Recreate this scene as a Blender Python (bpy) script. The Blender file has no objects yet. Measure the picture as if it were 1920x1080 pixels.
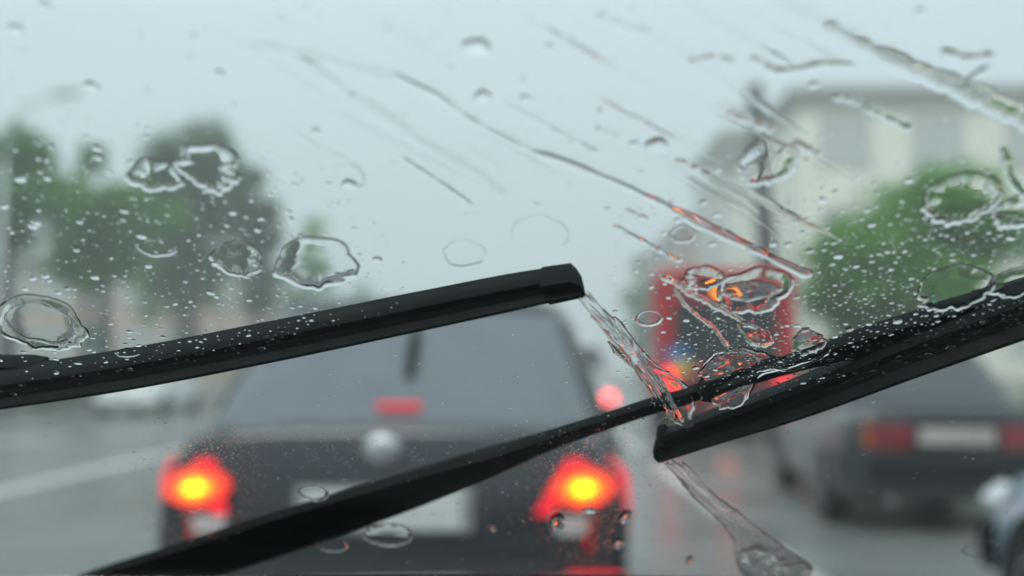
import bpy, math, random
from mathutils import Vector, Matrix
R = math.radians
rnd = random.Random(11)
sc = bpy.context.scene
col = sc.collection

# ------------------------------------------------------------------ camera
FPX = 2000.0                       # focal length in pixels of a 1920 wide frame
EYE = Vector((0.0, 0.0, 1.29))
PITCH, YAW = math.atan(150 / FPX), math.atan(35 / FPX)
camd = bpy.data.cameras.new('camera'); cam = bpy.data.objects.new('camera', camd); col.objects.link(cam)
camd.sensor_width = 36.0; camd.lens = 36.0 * FPX / 1920
camd.clip_start = 0.02; camd.clip_end = 2000
cam.location = EYE
cam.rotation_euler = (R(90) + PITCH, 0, YAW)
sc.camera = cam
camd.dof.use_dof = True
camd.dof.focus_distance = 0.625
camd.dof.aperture_fstop = 2.95
camd.dof.aperture_blades = 0

# ------------------------------------------------------------------ sky and light
w = bpy.data.worlds.new('World'); sc.world = w; w.use_nodes = True
nt = w.node_tree; nt.nodes.clear()
out = nt.nodes.new('ShaderNodeOutputWorld'); bg = nt.nodes.new('ShaderNodeBackground')
sky = nt.nodes.new('ShaderNodeTexSky'); sky.sky_type = 'NISHITA'; sky.sun_disc = False
SUN_EL, SUN_AZ = R(60), R(205)
sky.sun_elevation = SUN_EL; sky.sun_rotation = SUN_AZ; sky.air_density = 2.0; sky.dust_density = 6.0
mx = nt.nodes.new('ShaderNodeMix'); mx.data_type = 'RGBA'; mx.inputs[0].default_value = 0.93
cn = nt.nodes.new('ShaderNodeTexNoise'); cn.inputs['Scale'].default_value = 2.2; cn.inputs['Detail'].default_value = 5
ctc = nt.nodes.new('ShaderNodeTexCoord'); nt.links.new(ctc.outputs['Generated'], cn.inputs['Vector'])
cm = nt.nodes.new('ShaderNodeMix'); cm.data_type = 'RGBA'                # closed cloud cover, faintly uneven
cm.inputs[6].default_value = (5.15, 6.25, 6.75, 1); cm.inputs[7].default_value = (5.85, 7.05, 7.55, 1)
nt.links.new(cn.outputs['Fac'], cm.inputs[0])
sx = nt.nodes.new('ShaderNodeSeparateXYZ'); nt.links.new(ctc.outputs['Generated'], sx.inputs[0])
gr = nt.nodes.new('ShaderNodeMapRange'); gr.inputs[1].default_value = 0; gr.inputs[2].default_value = 1    # overcast sky: zenith brighter than horizon
gr.inputs[3].default_value = .78; gr.inputs[4].default_value = 1.62; nt.links.new(sx.outputs[2], gr.inputs[0])
vm = nt.nodes.new('ShaderNodeVectorMath'); vm.operation = 'SCALE'; nt.links.new(cm.outputs[2], vm.inputs[0]); nt.links.new(gr.outputs[0], vm.inputs['Scale'])
nt.links.new(vm.outputs[0], mx.inputs[7])
nt.links.new(sky.outputs[0], mx.inputs[6]); nt.links.new(mx.outputs[2], bg.inputs[0])
bg.inputs[1].default_value = 0.1
nt.links.new(bg.outputs[0], out.inputs[0])
sd = bpy.data.lights.new('sun', 'SUN'); sd.energy = 1.45; sd.angle = R(25); sd.color = (1, .98, .95)
so = bpy.data.objects.new('sun', sd); col.objects.link(so)
sdir = Vector((math.sin(SUN_AZ) * math.cos(SUN_EL), math.cos(SUN_AZ) * math.cos(SUN_EL), math.sin(SUN_EL)))
so.rotation_euler = (-sdir).to_track_quat('-Z', 'Y').to_euler(); so.location = (0, 0, 40)
vs = sc.view_settings
vs.view_transform = 'Standard'; vs.look = 'None'; vs.gamma = 1; vs.exposure = 0.38
vs.use_curve_mapping = False
sc.cycles.use_denoising = True
sc.cycles.max_bounces = 10; sc.cycles.transmission_bounces = 8; sc.cycles.transparent_max_bounces = 16
sc.cycles.volume_bounces = 1; sc.cycles.diffuse_bounces = 2; sc.cycles.glossy_bounces = 3
sc.cycles.caustics_refractive = False; sc.cycles.caustics_reflective = False
sc.cycles.sample_clamp_indirect = 6

# ------------------------------------------------------------------ materials
MATS = {}
def mat(name, color=(.5, .5, .5), rough=.5, metal=0., spec=.5, coat=0., noise=None, bump=0., emit=None, es=0., island=0.):
    if name in MATS: return MATS[name]
    m = bpy.data.materials.new(name); m.use_nodes = True
    n = m.node_tree.nodes; l = m.node_tree.links; b = n['Principled BSDF']
    b.inputs['Base Color'].default_value = (*color, 1); b.inputs['Roughness'].default_value = rough
    b.inputs['Metallic'].default_value = metal; b.inputs['Specular IOR Level'].default_value = spec
    b.inputs['Coat Weight'].default_value = coat; b.inputs['Coat Roughness'].default_value = .06
    if emit:
        b.inputs['Emission Color'].default_value = (*emit, 1); b.inputs['Emission Strength'].default_value = es
    if noise:
        scale, amt = noise
        tc = n.new('ShaderNodeTexCoord'); t = n.new('ShaderNodeTexNoise'); t.inputs['Scale'].default_value = scale
        t.inputs['Detail'].default_value = 6
        l.new(tc.outputs['Object'], t.inputs['Vector'])
        r = n.new('ShaderNodeMapRange'); r.inputs[3].default_value = 1 - amt; r.inputs[4].default_value = 1 + amt
        r.inputs[1].default_value = .3; r.inputs[2].default_value = .7
        l.new(t.outputs['Fac'], r.inputs[0])
        h = n.new('ShaderNodeHueSaturation'); h.inputs['Color'].default_value = (*color, 1)
        l.new(r.outputs[0], h.inputs['Value']); l.new(h.outputs[0], b.inputs['Base Color'])
        if bump:
            bp = n.new('ShaderNodeBump'); bp.inputs['Strength'].default_value = bump; bp.inputs['Distance'].default_value = .02
            l.new(t.outputs['Fac'], bp.inputs['Height']); l.new(bp.outputs[0], b.inputs['Normal'])
    if island:
        g = n.new('ShaderNodeNewGeometry'); r = n.new('ShaderNodeMapRange')
        r.inputs[3].default_value = 1 - island; r.inputs[4].default_value = 1 + island
        l.new(g.outputs['Random Per Island'], r.inputs[0])
        h = n.new('ShaderNodeHueSaturation'); h.inputs['Color'].default_value = (*color, 1)
        l.new(r.outputs[0], h.inputs['Value']); l.new(h.outputs[0], b.inputs['Base Color'])
    MATS[name] = m
    return m

def leaf_mat(name, color):
    if name in MATS: return MATS[name]
    m = mat(name, color, rough=.55, spec=.3, island=.55)
    n = m.node_tree.nodes; l = m.node_tree.links
    tr = n.new('ShaderNodeBsdfTranslucent'); tr.inputs[0].default_value = (color[0] * 1.3, color[1] * 1.5, color[2] * .8, 1)
    ms = n.new('ShaderNodeMixShader'); ms.inputs[0].default_value = .3
    o = n['Material Output']; l.new(n['Principled BSDF'].outputs[0], ms.inputs[1]); l.new(tr.outputs[0], ms.inputs[2])
    l.new(ms.outputs[0], o.inputs[0])
    return m

def water_mat():
    m = bpy.data.materials.new('rain_water'); m.use_nodes = True
    n = m.node_tree.nodes; l = m.node_tree.links; n.clear()
    o = n.new('ShaderNodeOutputMaterial'); g = n.new('ShaderNodeBsdfGlass')
    g.inputs['IOR'].default_value = 1.333; g.inputs['Roughness'].default_value = 0; g.inputs['Color'].default_value = (1, 1, 1, 1)
    l.new(g.outputs[0], o.inputs[0]); return m
def pane_mat():
    m = bpy.data.materials.new('laminated_glass'); m.use_nodes = True
    n = m.node_tree.nodes; l = m.node_tree.links; n.clear()
    o = n.new('ShaderNodeOutputMaterial'); t = n.new('ShaderNodeBsdfTransparent'); t.inputs[0].default_value = (.965, .985, .979, 1)
    g = n.new('ShaderNodeBsdfGlossy'); g.inputs['Roughness'].default_value = 0.02
    f = n.new('ShaderNodeLayerWeight'); f.inputs[0].default_value = .5      # Schlick reflectance of a glass face
    pw = n.new('ShaderNodeMath'); pw.operation = 'POWER'; pw.inputs[1].default_value = 5; l.new(f.outputs['Facing'], pw.inputs[0])
    ma = n.new('ShaderNodeMath'); ma.operation = 'MULTIPLY_ADD'; ma.inputs[1].default_value = .96; ma.inputs[2].default_value = .04; l.new(pw.outputs[0], ma.inputs[0])
    ms = n.new('ShaderNodeMixShader'); l.new(ma.outputs[0], ms.inputs[0]); l.new(t.outputs[0], ms.inputs[1]); l.new(g.outputs[0], ms.inputs[2])
    l.new(ms.outputs[0], o.inputs[0]); return m
WATER = water_mat(); PANE = pane_mat()

RUBBER = mat('black_rubber', (.007, .009, .010), .6, spec=.1, noise=(60, .35), bump=.1)
PLASTIC = mat('black_plastic', (.007, .009, .010), .75, spec=.12, noise=(40, .3), bump=.08)
DASH = mat('dashboard_vinyl', (.03, .032, .033), .8, noise=(120, .3), bump=.2)
BONNET = mat('wine_red_paint', (.07, .006, .012), .25, coat=1.0, noise=(30, .1))
GLASS_DARK = mat('dark_car_glass', (.03, .036, .042), .3, spec=.75)
TYRE = mat('tyre_rubber', (.018, .018, .018), .8, noise=(30, .2))
RIM = mat('alloy_rim', (.35, .36, .37), .3, metal=.9)
PLATE = mat('plate_white', (.62, .63, .62), .45, noise=(20, .05))
CHROME = mat('chrome', (.55, .56, .57), .38, metal=1.)
LENS_OFF = mat('tail_lens_red', (.22, .010, .014), .15, coat=1)
LENS_ORANGE = mat('indicator_lens_orange', (.42, .10, .015), .2, coat=1)
LENS_WHITE = mat('reverse_lens_white', (.55, .53, .52), .2, coat=1)
LENS_ON = mat('tail_lens_lit', (.35, .01, .015), .2, emit=(1, .012, .035), es=1.05)
BULB_ON = mat('brake_bulb_lit', (.5, .1, .02), .3, emit=(1, .33, .004), es=15)
BULB_ON2 = mat('brake_reflector_lit', (.5, .05, .02), .3, emit=(1, .10, .01), es=3.4)
CHMSL = mat('high_brake_lit', (.3, .01, .01), .3, emit=(1, .04, .06), es=.8)
FAR_LIGHT = mat('far_brake_lit', (.3, .01, .01), .3, emit=(1, .07, .07), es=5)
AMBER_ON = mat('amber_lamp_lit', (.4, .12, .01), .3, emit=(1, .28, .01), es=5)
HEAD = mat('headlamp_glass', (.6, .62, .64), .08, coat=1)

# ------------------------------------------------------------------ helpers
class MB:
    def __init__(s): s.v = []; s.f = []
    def add(s, vs, fs):
        k = len(s.v); s.v += [tuple(v) for v in vs]; s.f += [tuple(i + k for i in f) for f in fs]; return s
    def box(s, x0, x1, y0, y1, z0, z1):
        return s.add([(x0, y0, z0), (x1, y0, z0), (x1, y1, z0), (x0, y1, z0), (x0, y0, z1), (x1, y0, z1), (x1, y1, z1), (x0, y1, z1)],
                     [(0, 3, 2, 1), (4, 5, 6, 7), (0, 1, 5, 4), (1, 2, 6, 5), (2, 3, 7, 6), (3, 0, 4, 7)])
    def loft(s, rings, cap=True, closed=True):
        n = len(rings[0]); vs = [p for r in rings for p in r]; fs = []
        for i in range(len(rings) - 1):
            for j in range(n if closed else n - 1):
                k = (j + 1) % n
                fs.append((i * n + j, i * n + k, (i + 1) * n + k, (i + 1) * n + j))
        if cap:
            fs.append(tuple(reversed(range(n)))); fs.append(tuple((len(rings) - 1) * n + j for j in range(n)))
        return s.add(vs, fs)
    def tube(s, pts, rads, n=8):
        rings = []
        P = [Vector(p) for p in pts]
        for i, p in enumerate(P):
            d = (P[min(i + 1, len(P) - 1)] - P[max(i - 1, 0)]).normalized()
            a = d.orthogonal().normalized() if i == 0 else (a - d * a.dot(d)).normalized()
            b = d.cross(a)
            r = rads[i] if isinstance(rads, (list, tuple)) else rads
            rings.append([p + (a * math.cos(2 * math.pi * k / n) + b * math.sin(2 * math.pi * k / n)) * r for k in range(n)])
        return s.loft(rings)
    def prism(s, poly, y0, y1, yf=None):        # polygon in x,z extruded along y; yf(x,z) bends the front
        n = len(poly)
        vs = [(x, y0 + (yf(x, z) if yf else 0), z) for x, z in poly] + [(x, y1, z) for x, z in poly]
        fs = [tuple(range(n)), tuple(reversed(range(n, 2 * n)))]
        fs += [(j, j + n, (j + 1) % n + n, (j + 1) % n) for j in range(n)]
        return s.add(vs, fs)
    def lathe_x(s, prof, cx, cy, cz, n=24, sx=1):   # profile (x offset, radius) about the x axis
        rings = [[(cx + sx * dx, cy + r * math.cos(2 * math.pi * k / n), cz + r * math.sin(2 * math.pi * k / n)) for k in range(n)] for dx, r in prof]
        return s.loft(rings)
    def mesh(s, name, m, smooth=False, fix=True):
        me = bpy.data.meshes.new(name); me.from_pydata(s.v, [], s.f)
        if fix:
            import bmesh
            b = bmesh.new(); b.from_mesh(me); bmesh.ops.recalc_face_normals(b, faces=b.faces); b.to_mesh(me); b.free()
        if smooth:
            me.polygons.foreach_set('use_smooth', [True] * len(me.polygons))
        me.materials.append(m); me.update(); return me
    def build(s, name, m, parent=None, smooth=False, fix=True, angle=None, bevel=0):
        o = bpy.data.objects.new(name, s.mesh(name, m, smooth or angle is not None, fix)); col.objects.link(o)
        if angle is not None: o.data.set_sharp_from_angle(angle=R(angle))
        if bevel:
            md = o.modifiers.new('bevel', 'BEVEL'); md.width = bevel; md.segments = 3; md.limit_method = 'ANGLE'
        if parent: o.parent = parent
        return o

def tag(o, label, cat, group=None):
    o['label'] = label; o['category'] = cat
    if group: o['group'] = group
    return o
def empty(name, loc, rz=0):
    o = bpy.data.objects.new(name, None); o.location = loc; o.rotation_euler = (0, 0, rz); o.empty_display_size = .1
    col.objects.link(o); return o
def struct(o): o['kind'] = 'structure'; return o

# ------------------------------------------------------------------ ground, road, pavements
def wet_mat(name, c, rough, scale):
    m = mat(name, c, rough, spec=.75, noise=(scale, .3), bump=.06)
    n = m.node_tree.nodes; l = m.node_tree.links; b = n['Principled BSDF']
    t = n.new('ShaderNodeTexNoise'); t.inputs['Scale'].default_value = .45; t.inputs['Detail'].default_value = 4
    tc = n.new('ShaderNodeTexCoord'); l.new(tc.outputs['Object'], t.inputs['Vector'])
    r = n.new('ShaderNodeMapRange'); r.inputs[1].default_value = .35; r.inputs[2].default_value = .65
    r.inputs[3].default_value = rough * .55; r.inputs[4].default_value = rough * 1.4
    l.new(t.outputs['Fac'], r.inputs[0]); l.new(r.outputs[0], b.inputs['Roughness'])
    return m
ASPH = wet_mat('wet_asphalt', (.19, .20, .195), .30, 55)
PAVE = wet_mat('wet_paving', (.16, .155, .145), .4, 12)
GRASS = mat('wet_grass', (.05, .085, .03), .7, noise=(6, .5), bump=.6)
PAINT = wet_mat('worn_road_paint', (.62, .61, .57), .35, 9)
KERB = mat('kerb_stone', (.24, .24, .23), .45, noise=(7, .25), bump=.2)
struct(MB().box(-110, 110, -14, 250, -.4, -.03).build('ground', GRASS))
struct(MB().box(-12.2, 5.3, -13, 249, -.2, 0).build('road', ASPH))
struct(MB().box(5.46, 10.2, -13, 249, -.2, .12).build('pavement', PAVE))
struct(MB().box(-15.4, -12.36, -13, 249, -.2, .12).build('pavement', PAVE))
for x0, x1 in ((5.3, 5.46), (-12.36, -12.2)):
    k = empty('kerb', (0, 0, 0)); struct(k)
    me = None
    for i in range(60):
        if me is None:
            me = MB().box(x0, x1, .006, .994, -.1, .135).mesh('kerb_stone', KERB)
        o = bpy.data.objects.new('kerb_stone', me); o.location = (0, i, rnd.uniform(-.004, .004)); o.parent = k; col.objects.link(o)
    MB().box(x0, x1, 60, 249, -.1, .133).build('far_kerb', KERB, k)
mk = empty('road_markings', (0, 0, 0)); struct(mk)
MB().box(-5.66, -5.40, -10, 200, 0, .004).build('centre_line', PAINT, mk)
for i in range(22):
    y = -4.5 + i * 7.0
    MB().box(1.62, 1.79, y, y + 5.2, 0, .004).build('lane_dash', PAINT, mk)
    MB().box(-1.98, -1.82, y + 2, y + 5, 0, .004).build('lane_dash', PAINT, mk)
    MB().box(-9.0, -8.85, y + 1, y + 4, 0, .004).build('lane_dash', PAINT, mk)

# ------------------------------------------------------------------ trees
def leaf_crown(name, m, parent, lobes, nclump, per, leaf, seed):
    r = random.Random(seed); vs = []; fs = []
    for cx, cy, cz, rx, rz, wgt in lobes:
        for c in range(max(3, int(nclump * wgt))):
            while True:
                a = Vector((r.uniform(-1, 1), r.uniform(-1, 1), r.uniform(-1, 1)))
                if .25 < a.length < 1: break
            a *= .72 + .28 * r.random()
            cc = Vector((cx + a.x * rx, cy + a.y * rx, cz + a.z * rz)); cr = (.16 + .16 * r.random()) * rx + .12
            for k in range(per):
                p = cc + Vector((r.gauss(0, .5), r.gauss(0, .5), r.gauss(0, .42))) * cr
                n = Vector((r.gauss(0, 1), r.gauss(0, 1), r.gauss(.5, 1))).normalized()
                t = n.orthogonal().normalized(); b = n.cross(t)
                ang = r.random() * 6.28; t, b = t * math.cos(ang) + b * math.sin(ang), b * math.cos(ang) - t * math.sin(ang)
                s = leaf * r.uniform(.6, 1.3); q = len(vs)
                vs += [tuple(p - t * s), tuple(p - b * s * .45), tuple(p + t * s), tuple(p + b * s * .45)]
                fs.append((q, q + 1, q + 2, q + 3))
    mb = MB(); mb.v = vs; mb.f = fs
    return mb.build(name, m, parent, fix=False)
BARK = mat('wet_bark', (.06, .05, .042), .75, noise=(14, .4), bump=.5)
def tree(kind, loc, h, width, label, leafm, group, trunk=.3, base=.28, seed=0, nclump=90, per=60, leaf=.12, nl=6, narrow=False):
    r = random.Random(seed); t = empty(kind, loc); tag(t, label, 'tree', group)
    tr = width * .035 + .09
    mb = MB(); mb.tube([(0, 0, -.1), (.03, .02, h * base * .6), (-.04, .05, h * .5), (.05, 0, h * .8)], [tr * 1.4, tr, tr * .7, tr * .2])
    mb.build('trunk', BARK, t, smooth=True)
    lobes = []
    zc = h * (base + 1) / 2; zr = h * (1 - base) / 2
    lobes.append((0, 0, zc, width * .36, zr * .82, .35))
    for k in range(nl):
        a = k * 6.283 / nl + r.uniform(-.4, .4); q = r.uniform(.35, .6) if not narrow else r.uniform(.2, .35)
        z = zc + zr * r.uniform(-.62, .55); s = width * r.uniform(.2, .29)
        lx, ly = math.cos(a) * width * .5 * q, math.sin(a) * width * .5 * q
        lobes.append((lx, ly, z, s, s * r.uniform(.75, 1.0) * (1.6 if narrow else 1), .14))
        mb = MB(); z0 = max(h * base * .8, z - s * 1.3)
        mb.tube([(0, 0, z0), (lx * .5, ly * .5, (z0 + z) / 2 + .1), (lx, ly, z)], [tr * .45, tr * .3, tr * .1], 6); mb.build('limb', BARK, t, smooth=True)
    lobes.append((r.uniform(-.1, .1) * width, 0, h - width * .17, width * .2, width * .17, .12))
    leaf_crown('crown', leafm, t, lobes, nclump, per, leaf, seed + 1)
    return t
LEAF_A = leaf_mat('leaf_fresh_green', (.110, .255, .042))
LEAF_B = leaf_mat('leaf_dark_green', (.105, .235, .062))
LEAF_C = leaf_mat('leaf_grey_green', (.090, .160, .068))
GL, GR = 'trees along the left pavement', 'trees along the right pavement'
tree('street_tree', (-13.9, 28, 0), 7.9, 4.3, 'tree at the left edge behind the curved lamp post', LEAF_B, GL, seed=3, base=.5, nclump=110)
tree('street_tree', (-12.9, 32, 0), 7.1, 4.4, 'fresh green tree just left of the tall grey rounded tree', LEAF_A, GL, seed=5, base=.48, nclump=110)
tree('street_tree', (-15.6, 37, 0), 9.2, 3.2, 'narrow pointed tree rising behind the left edge trees', LEAF_A, GL, seed=6, narrow=True, base=.3)
tree('street_tree', (-13.1, 41, 0), 11.0, 5.6, 'tall grey green tree with a rounded top on the left', LEAF_C, GL, seed=7, nclump=260, base=.42, nl=12)
tree('street_tree', (-11.1, 43, 0), 9.4, 2.6, 'grey green tree with a squared top joined to the tall rounded one', LEAF_C, GL, seed=17, nclump=130, base=.25, narrow=True)
tree('street_tree', (-14.6, 44, 0), 6.6, 4.6, 'low bushy tree between the left edge trees and the tall one', LEAF_A, GL, seed=27, nclump=110, base=.5)
tree('street_tree', (-12.5, 60, 0), 9.9, 4.8, 'small looking green tree standing right of the tall left trees', leaf_mat('leaf_bright_green', (.12, .30, .034)), GL, seed=8, base=.2, nclump=110)
tree('street_tree', (-12.2, 78, 0), 7.8, 5.2, 'hazy tree just above the left wiper, nearer of two', LEAF_B, GL, seed=9, base=.15)
tree('street_tree', (-11.4, 100, 0), 8.2, 6, 'hazy tree just above the left wiper, farther of two', LEAF_B, GL, seed=10, base=.15)
tree('round_tree', (8.75, 24.5, .12), 5.75, 5.2, 'bright green round-headed tree in front of the cream building', leaf_mat('leaf_bright_green', (.12, .30, .034)), GR, seed=21, nclump=230, per=70, leaf=.11, base=.3, nl=9)
tree('street_tree', (7.4, 72, 0), 8.9, 2.8, 'small hazy dark green tree left of the red bus', LEAF_B, GR, seed=23, base=.12)
for i, (x, y, hh, ww, lab) in enumerate(((-14.2, 23.5, 1.6, 2.8, 'low shrub at the left edge under the lamp post'), (-13.9, 30.5, 1.5, 2.2, 'low shrub under the fresh green tree on the left'),
                             (-13.4, 38, 1.8, 2.4, 'low shrub at the foot of the tall grey green tree'), (-12.9, 50, 3.4, 4.5, 'wide hazy shrub beneath the small looking green tree'),
                             (6.9, 13.2, 1.42, 1.5, 'green shrub at the right edge below the right wiper'))):
    t = empty('shrub', (x, y, 0)); tag(t, lab, 'shrub')
    MB().tube([(0, 0, -.05), (.05, 0, hh * .3), (-.05, .1, hh * .6)], [.06, .05, .02], 6).build('stem', BARK, t, smooth=True)
    leaf_crown('foliage', LEAF_B if i < 4 else LEAF_A, t, [(0, 0, hh * .5, ww * .42, hh * .42, .6), (ww * .25, 0, hh * .45, ww * .25, hh * .35, .2), (-ww * .22, .1, hh * .5, ww * .25, hh * .4, .2)], 46, 50, .1, 50 + i)

# ------------------------------------------------------------------ buildings
PANEG = mat('window_glass', (.48, .50, .48), .25, spec=.8)
FRAME_W = mat('window_frame_white', (.5, .5, .48), .5)
def building(name, label, x0, x1, y0, y1, h, wallm, trimm, floors, front, side, roofm, frame=FRAME_W, side_x=None, ww=1.45, wh=1.7):
    """box block; front = window columns on the face y0, side = columns on the street face side_x"""
    b = empty(name, ((x0 + x1) / 2, (y0 + y1) / 2, 0)); tag(b, label, 'building')
    ox, oy = (x0 + x1) / 2, (y0 + y1) / 2
    def part(mb, nm, m, par=b, **k):
        mb.v = [(x - ox, y - oy, z) for x, y, z in mb.v]; return mb.build(nm, m, par, **k)
    part(MB().box(x0, x1, y0, y1, -.2, h), 'wall', wallm)
    part(MB().box(x0 - .45, x1 + .45, y0 - .45, y1 + .45, h, h + .22).box(x0 - .25, x1 + .25, y0 - .25, y1 + .25, h - .45, h), 'cornice', trimm)
    part(MB().add([(x0 - .4, y0 - .4, h + .22), (x1 + .4, y0 - .4, h + .22), (x1 + .4, y1 + .4, h + .22), (x0 - .4, y1 + .4, h + .22),
                   (x0 + 1, y0 + 1, h + .75), (x1 - 1, y0 + 1, h + .75), (x1 - 1, y1 - 1, h + .75), (x0 + 1, y1 - 1, h + .75)],
                  [(0, 1, 5, 4), (1, 2, 6, 5), (2, 3, 7, 6), (3, 0, 4, 7), (4, 5, 6, 7), (3, 2, 1, 0)]), 'roof', roofm)
    part(MB().box(x0 - .06, x1 + .06, y0 - .06, y1 + .06, -.1, .9), 'plinth', trimm)
    fh = (h - .9) / floors
    for f in range(floors):
        z0 = 1.0 + f * fh + (fh - wh) * .45
        for k in range(front):
            cx = x0 + (x1 - x0) * (k + .5) / front
            o = part(MB().box(cx - ww / 2 - .12, cx + ww / 2 + .12, y0 - .07, y0 + .02, z0 - .1, z0).box(cx - ww / 2 - .1, cx - ww / 2, y0 - .05, y0 + .02, z0, z0 + wh)
                 .box(cx + ww / 2, cx + ww / 2 + .1, y0 - .05, y0 + .02, z0, z0 + wh).box(cx - ww / 2 - .1, cx + ww / 2 + .1, y0 - .055, y0 + .02, z0 + wh, z0 + wh + .1)
                 .box(cx - .035, cx + .035, y0 - .04, y0 + .02, z0, z0 + wh), 'window', frame)
            part(MB().box(cx - ww / 2, cx + ww / 2, y0 - .02, y0 + .015, z0, z0 + wh), 'pane', PANEG, o)
        if side_x is not None:
            sg = -1 if side_x == x0 else 1
            for k in range(side):
                cy = y0 + (y1 - y0) * (k + .5) / side; a, c = sorted((side_x + sg * .06, side_x - sg * .02))
                o = part(MB().box(a, c, cy - ww / 2 - .12, cy + ww / 2 + .12, z0 - .1, z0).box(a, c, cy - ww / 2 - .1, cy - ww / 2, z0, z0 + wh).box(a, c, cy + ww / 2, cy + ww / 2 + .1, z0, z0 + wh)
                     .box(a - .004, c, cy - ww / 2 - .1, cy + ww / 2 + .1, z0 + wh, z0 + wh + .1), 'window', frame)
                a, c = sorted((side_x + sg * .02, side_x - sg * .015))
                part(MB().box(a, c, cy - ww / 2, cy + ww / 2, z0, z0 + wh), 'pane', PANEG, o)
    return b
CREAM = mat('cream_render', (.80, .78, .68), .8, noise=(.8, .07))
CREAM2 = mat('cream_trim', (.42, .41, .36), .8, noise=(2, .1))
GREYR = mat('pale_grey_render', (.56, .56, .52), .8, noise=(.8, .06))
PINK = mat('pink_render', (.45, .27, .24), .8, noise=(.8, .08))
TAN = mat('tan_render', (.60, .46, .37), .8, noise=(.8, .1))
ROOFG = mat('roof_sheet_grey', (.14, .15, .155), .5, noise=(3, .2))
building('corner_building', 'cream building with three rows of windows behind the round tree', 11.4, 31, 45, 62, 12.9, CREAM, CREAM2, 3, 5, 6, ROOFG, side_x=11.5, ww=2.0, wh=2.0)
building('street_building', 'grey hazy building to the left of the cream corner building', 11.6, 26, 62.6, 75, 15.0, GREYR, CREAM2, 4, 3, 4, ROOFG, side_x=11.6)
building('street_building', 'faint pink building above the red bus', 11.3, 24, 77, 112, 11.8, PINK, CREAM2, 3, 3, 8, ROOFG, side_x=11.2)
building('street_building', 'tan building showing between the trees on the left', -27, -13.2, 49, 57, 6.3, TAN, CREAM2, 2, 7, 3, ROOFG, side_x=-13.2)
bb = empty('shop_sign', (-15.6, 38.2, 0)); tag(bb, 'small teal sign low behind the left wiper', 'sign')
MB().box(-.5, .5, -.06, .06, 1.9, 2.8).build('board', mat('teal_paint', (.03, .30, .24), .5), bb)
MB().box(-.05, .05, -.05, .05, 0, 1.9).build('post', mat('grey_steel', (.2, .21, .22), .5, metal=.5), bb)

# ------------------------------------------------------------------ poles
HAZE_STEEL = mat('haze_pale_steel', (.50, .53, .54), .5, metal=.3, noise=(4, .1))  # haze put into the colour: pale so the lamp post fades
STEEL = mat('grey_pole_steel', (.10, .11, .115), .5, metal=.3, noise=(4, .15))
p = empty('lamp_post', (-12.9, 25.6, .12)); tag(p, 'curved street lamp post at the left edge', 'street lamp')
MB().tube([(0, 0, 0), (0, 0, 3), (0, 0, 6.3)], [.09, .08, .06]).build('pole', HAZE_STEEL, p, smooth=True)
MB().tube([(0, 0, 6.25), (.06, 0, 6.9), (.3, 0, 7.35), (.75, 0, 7.7), (1.2, 0, 7.86)], [.055, .045, .04, .035, .03]).build('arm', HAZE_STEEL, p, smooth=True)
MB().loft([[(1.15 + dx, sy * wd, 7.87 + dx * .12 + sz * .07) for sy, sz in ((-1, -.6), (1, -.6), (.8, .8), (-.8, .8))] for dx, wd in ((0, .06), (.12, .15), (.5, .16), (.66, .06))]).build('lamp_head', HAZE_STEEL, p, smooth=True)
p = empty('utility_pole', (5.72, 24.8, .1)); tag(p, 'dark leaning pole in front of the cream building', 'pole')
p.rotation_euler = (0, R(-3.2), 0)
MB().tube([(0, 0, 0), (0, 0, 4.0), (0, 0, 7.85)], [.24, .22, .19]).build('shaft', mat('dark_pole', (.035, .04, .042), .6, noise=(4, .15)), p, smooth=True)
MB().tube([(0, 0, -.05), (0, 0, .6)], [.26, .24]).build('base', STEEL, p, smooth=True)
MB().tube([(0, 0, 7.0), (-.4, -.1, 7.2), (-.9, -.2, 7.25)], [.04, .04, .03], 6).build('bracket', STEEL, p, smooth=True)
t = empty('traffic_light', (8.3, 23.0, .12)); tag(t, 'small green traffic light just above the right wiper', 'traffic light')
MB().tube([(0, 0, 0), (0, 0, 2.9)], [.06, .05]).build('pole', STEEL, t, smooth=True)
MB().box(-.15, .15, -.3, -.06, 1.95, 2.85).build('housing', PLASTIC, t, bevel=.03)
for z, m_ in ((2.68, LENS_OFF), (2.4, LENS_ORANGE), (2.12, mat('green_lamp_lit', (.02, .3, .2), .3, emit=(.04, 1, .6), es=1.2))):
    mb = MB(); mb.loft([[(.1 * math.cos(a * .5236), y, z + .1 * math.sin(a * .5236)) for a in range(12)] for y in (-.33, -.29)]); mb.build('lamp', m_, t)

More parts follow.
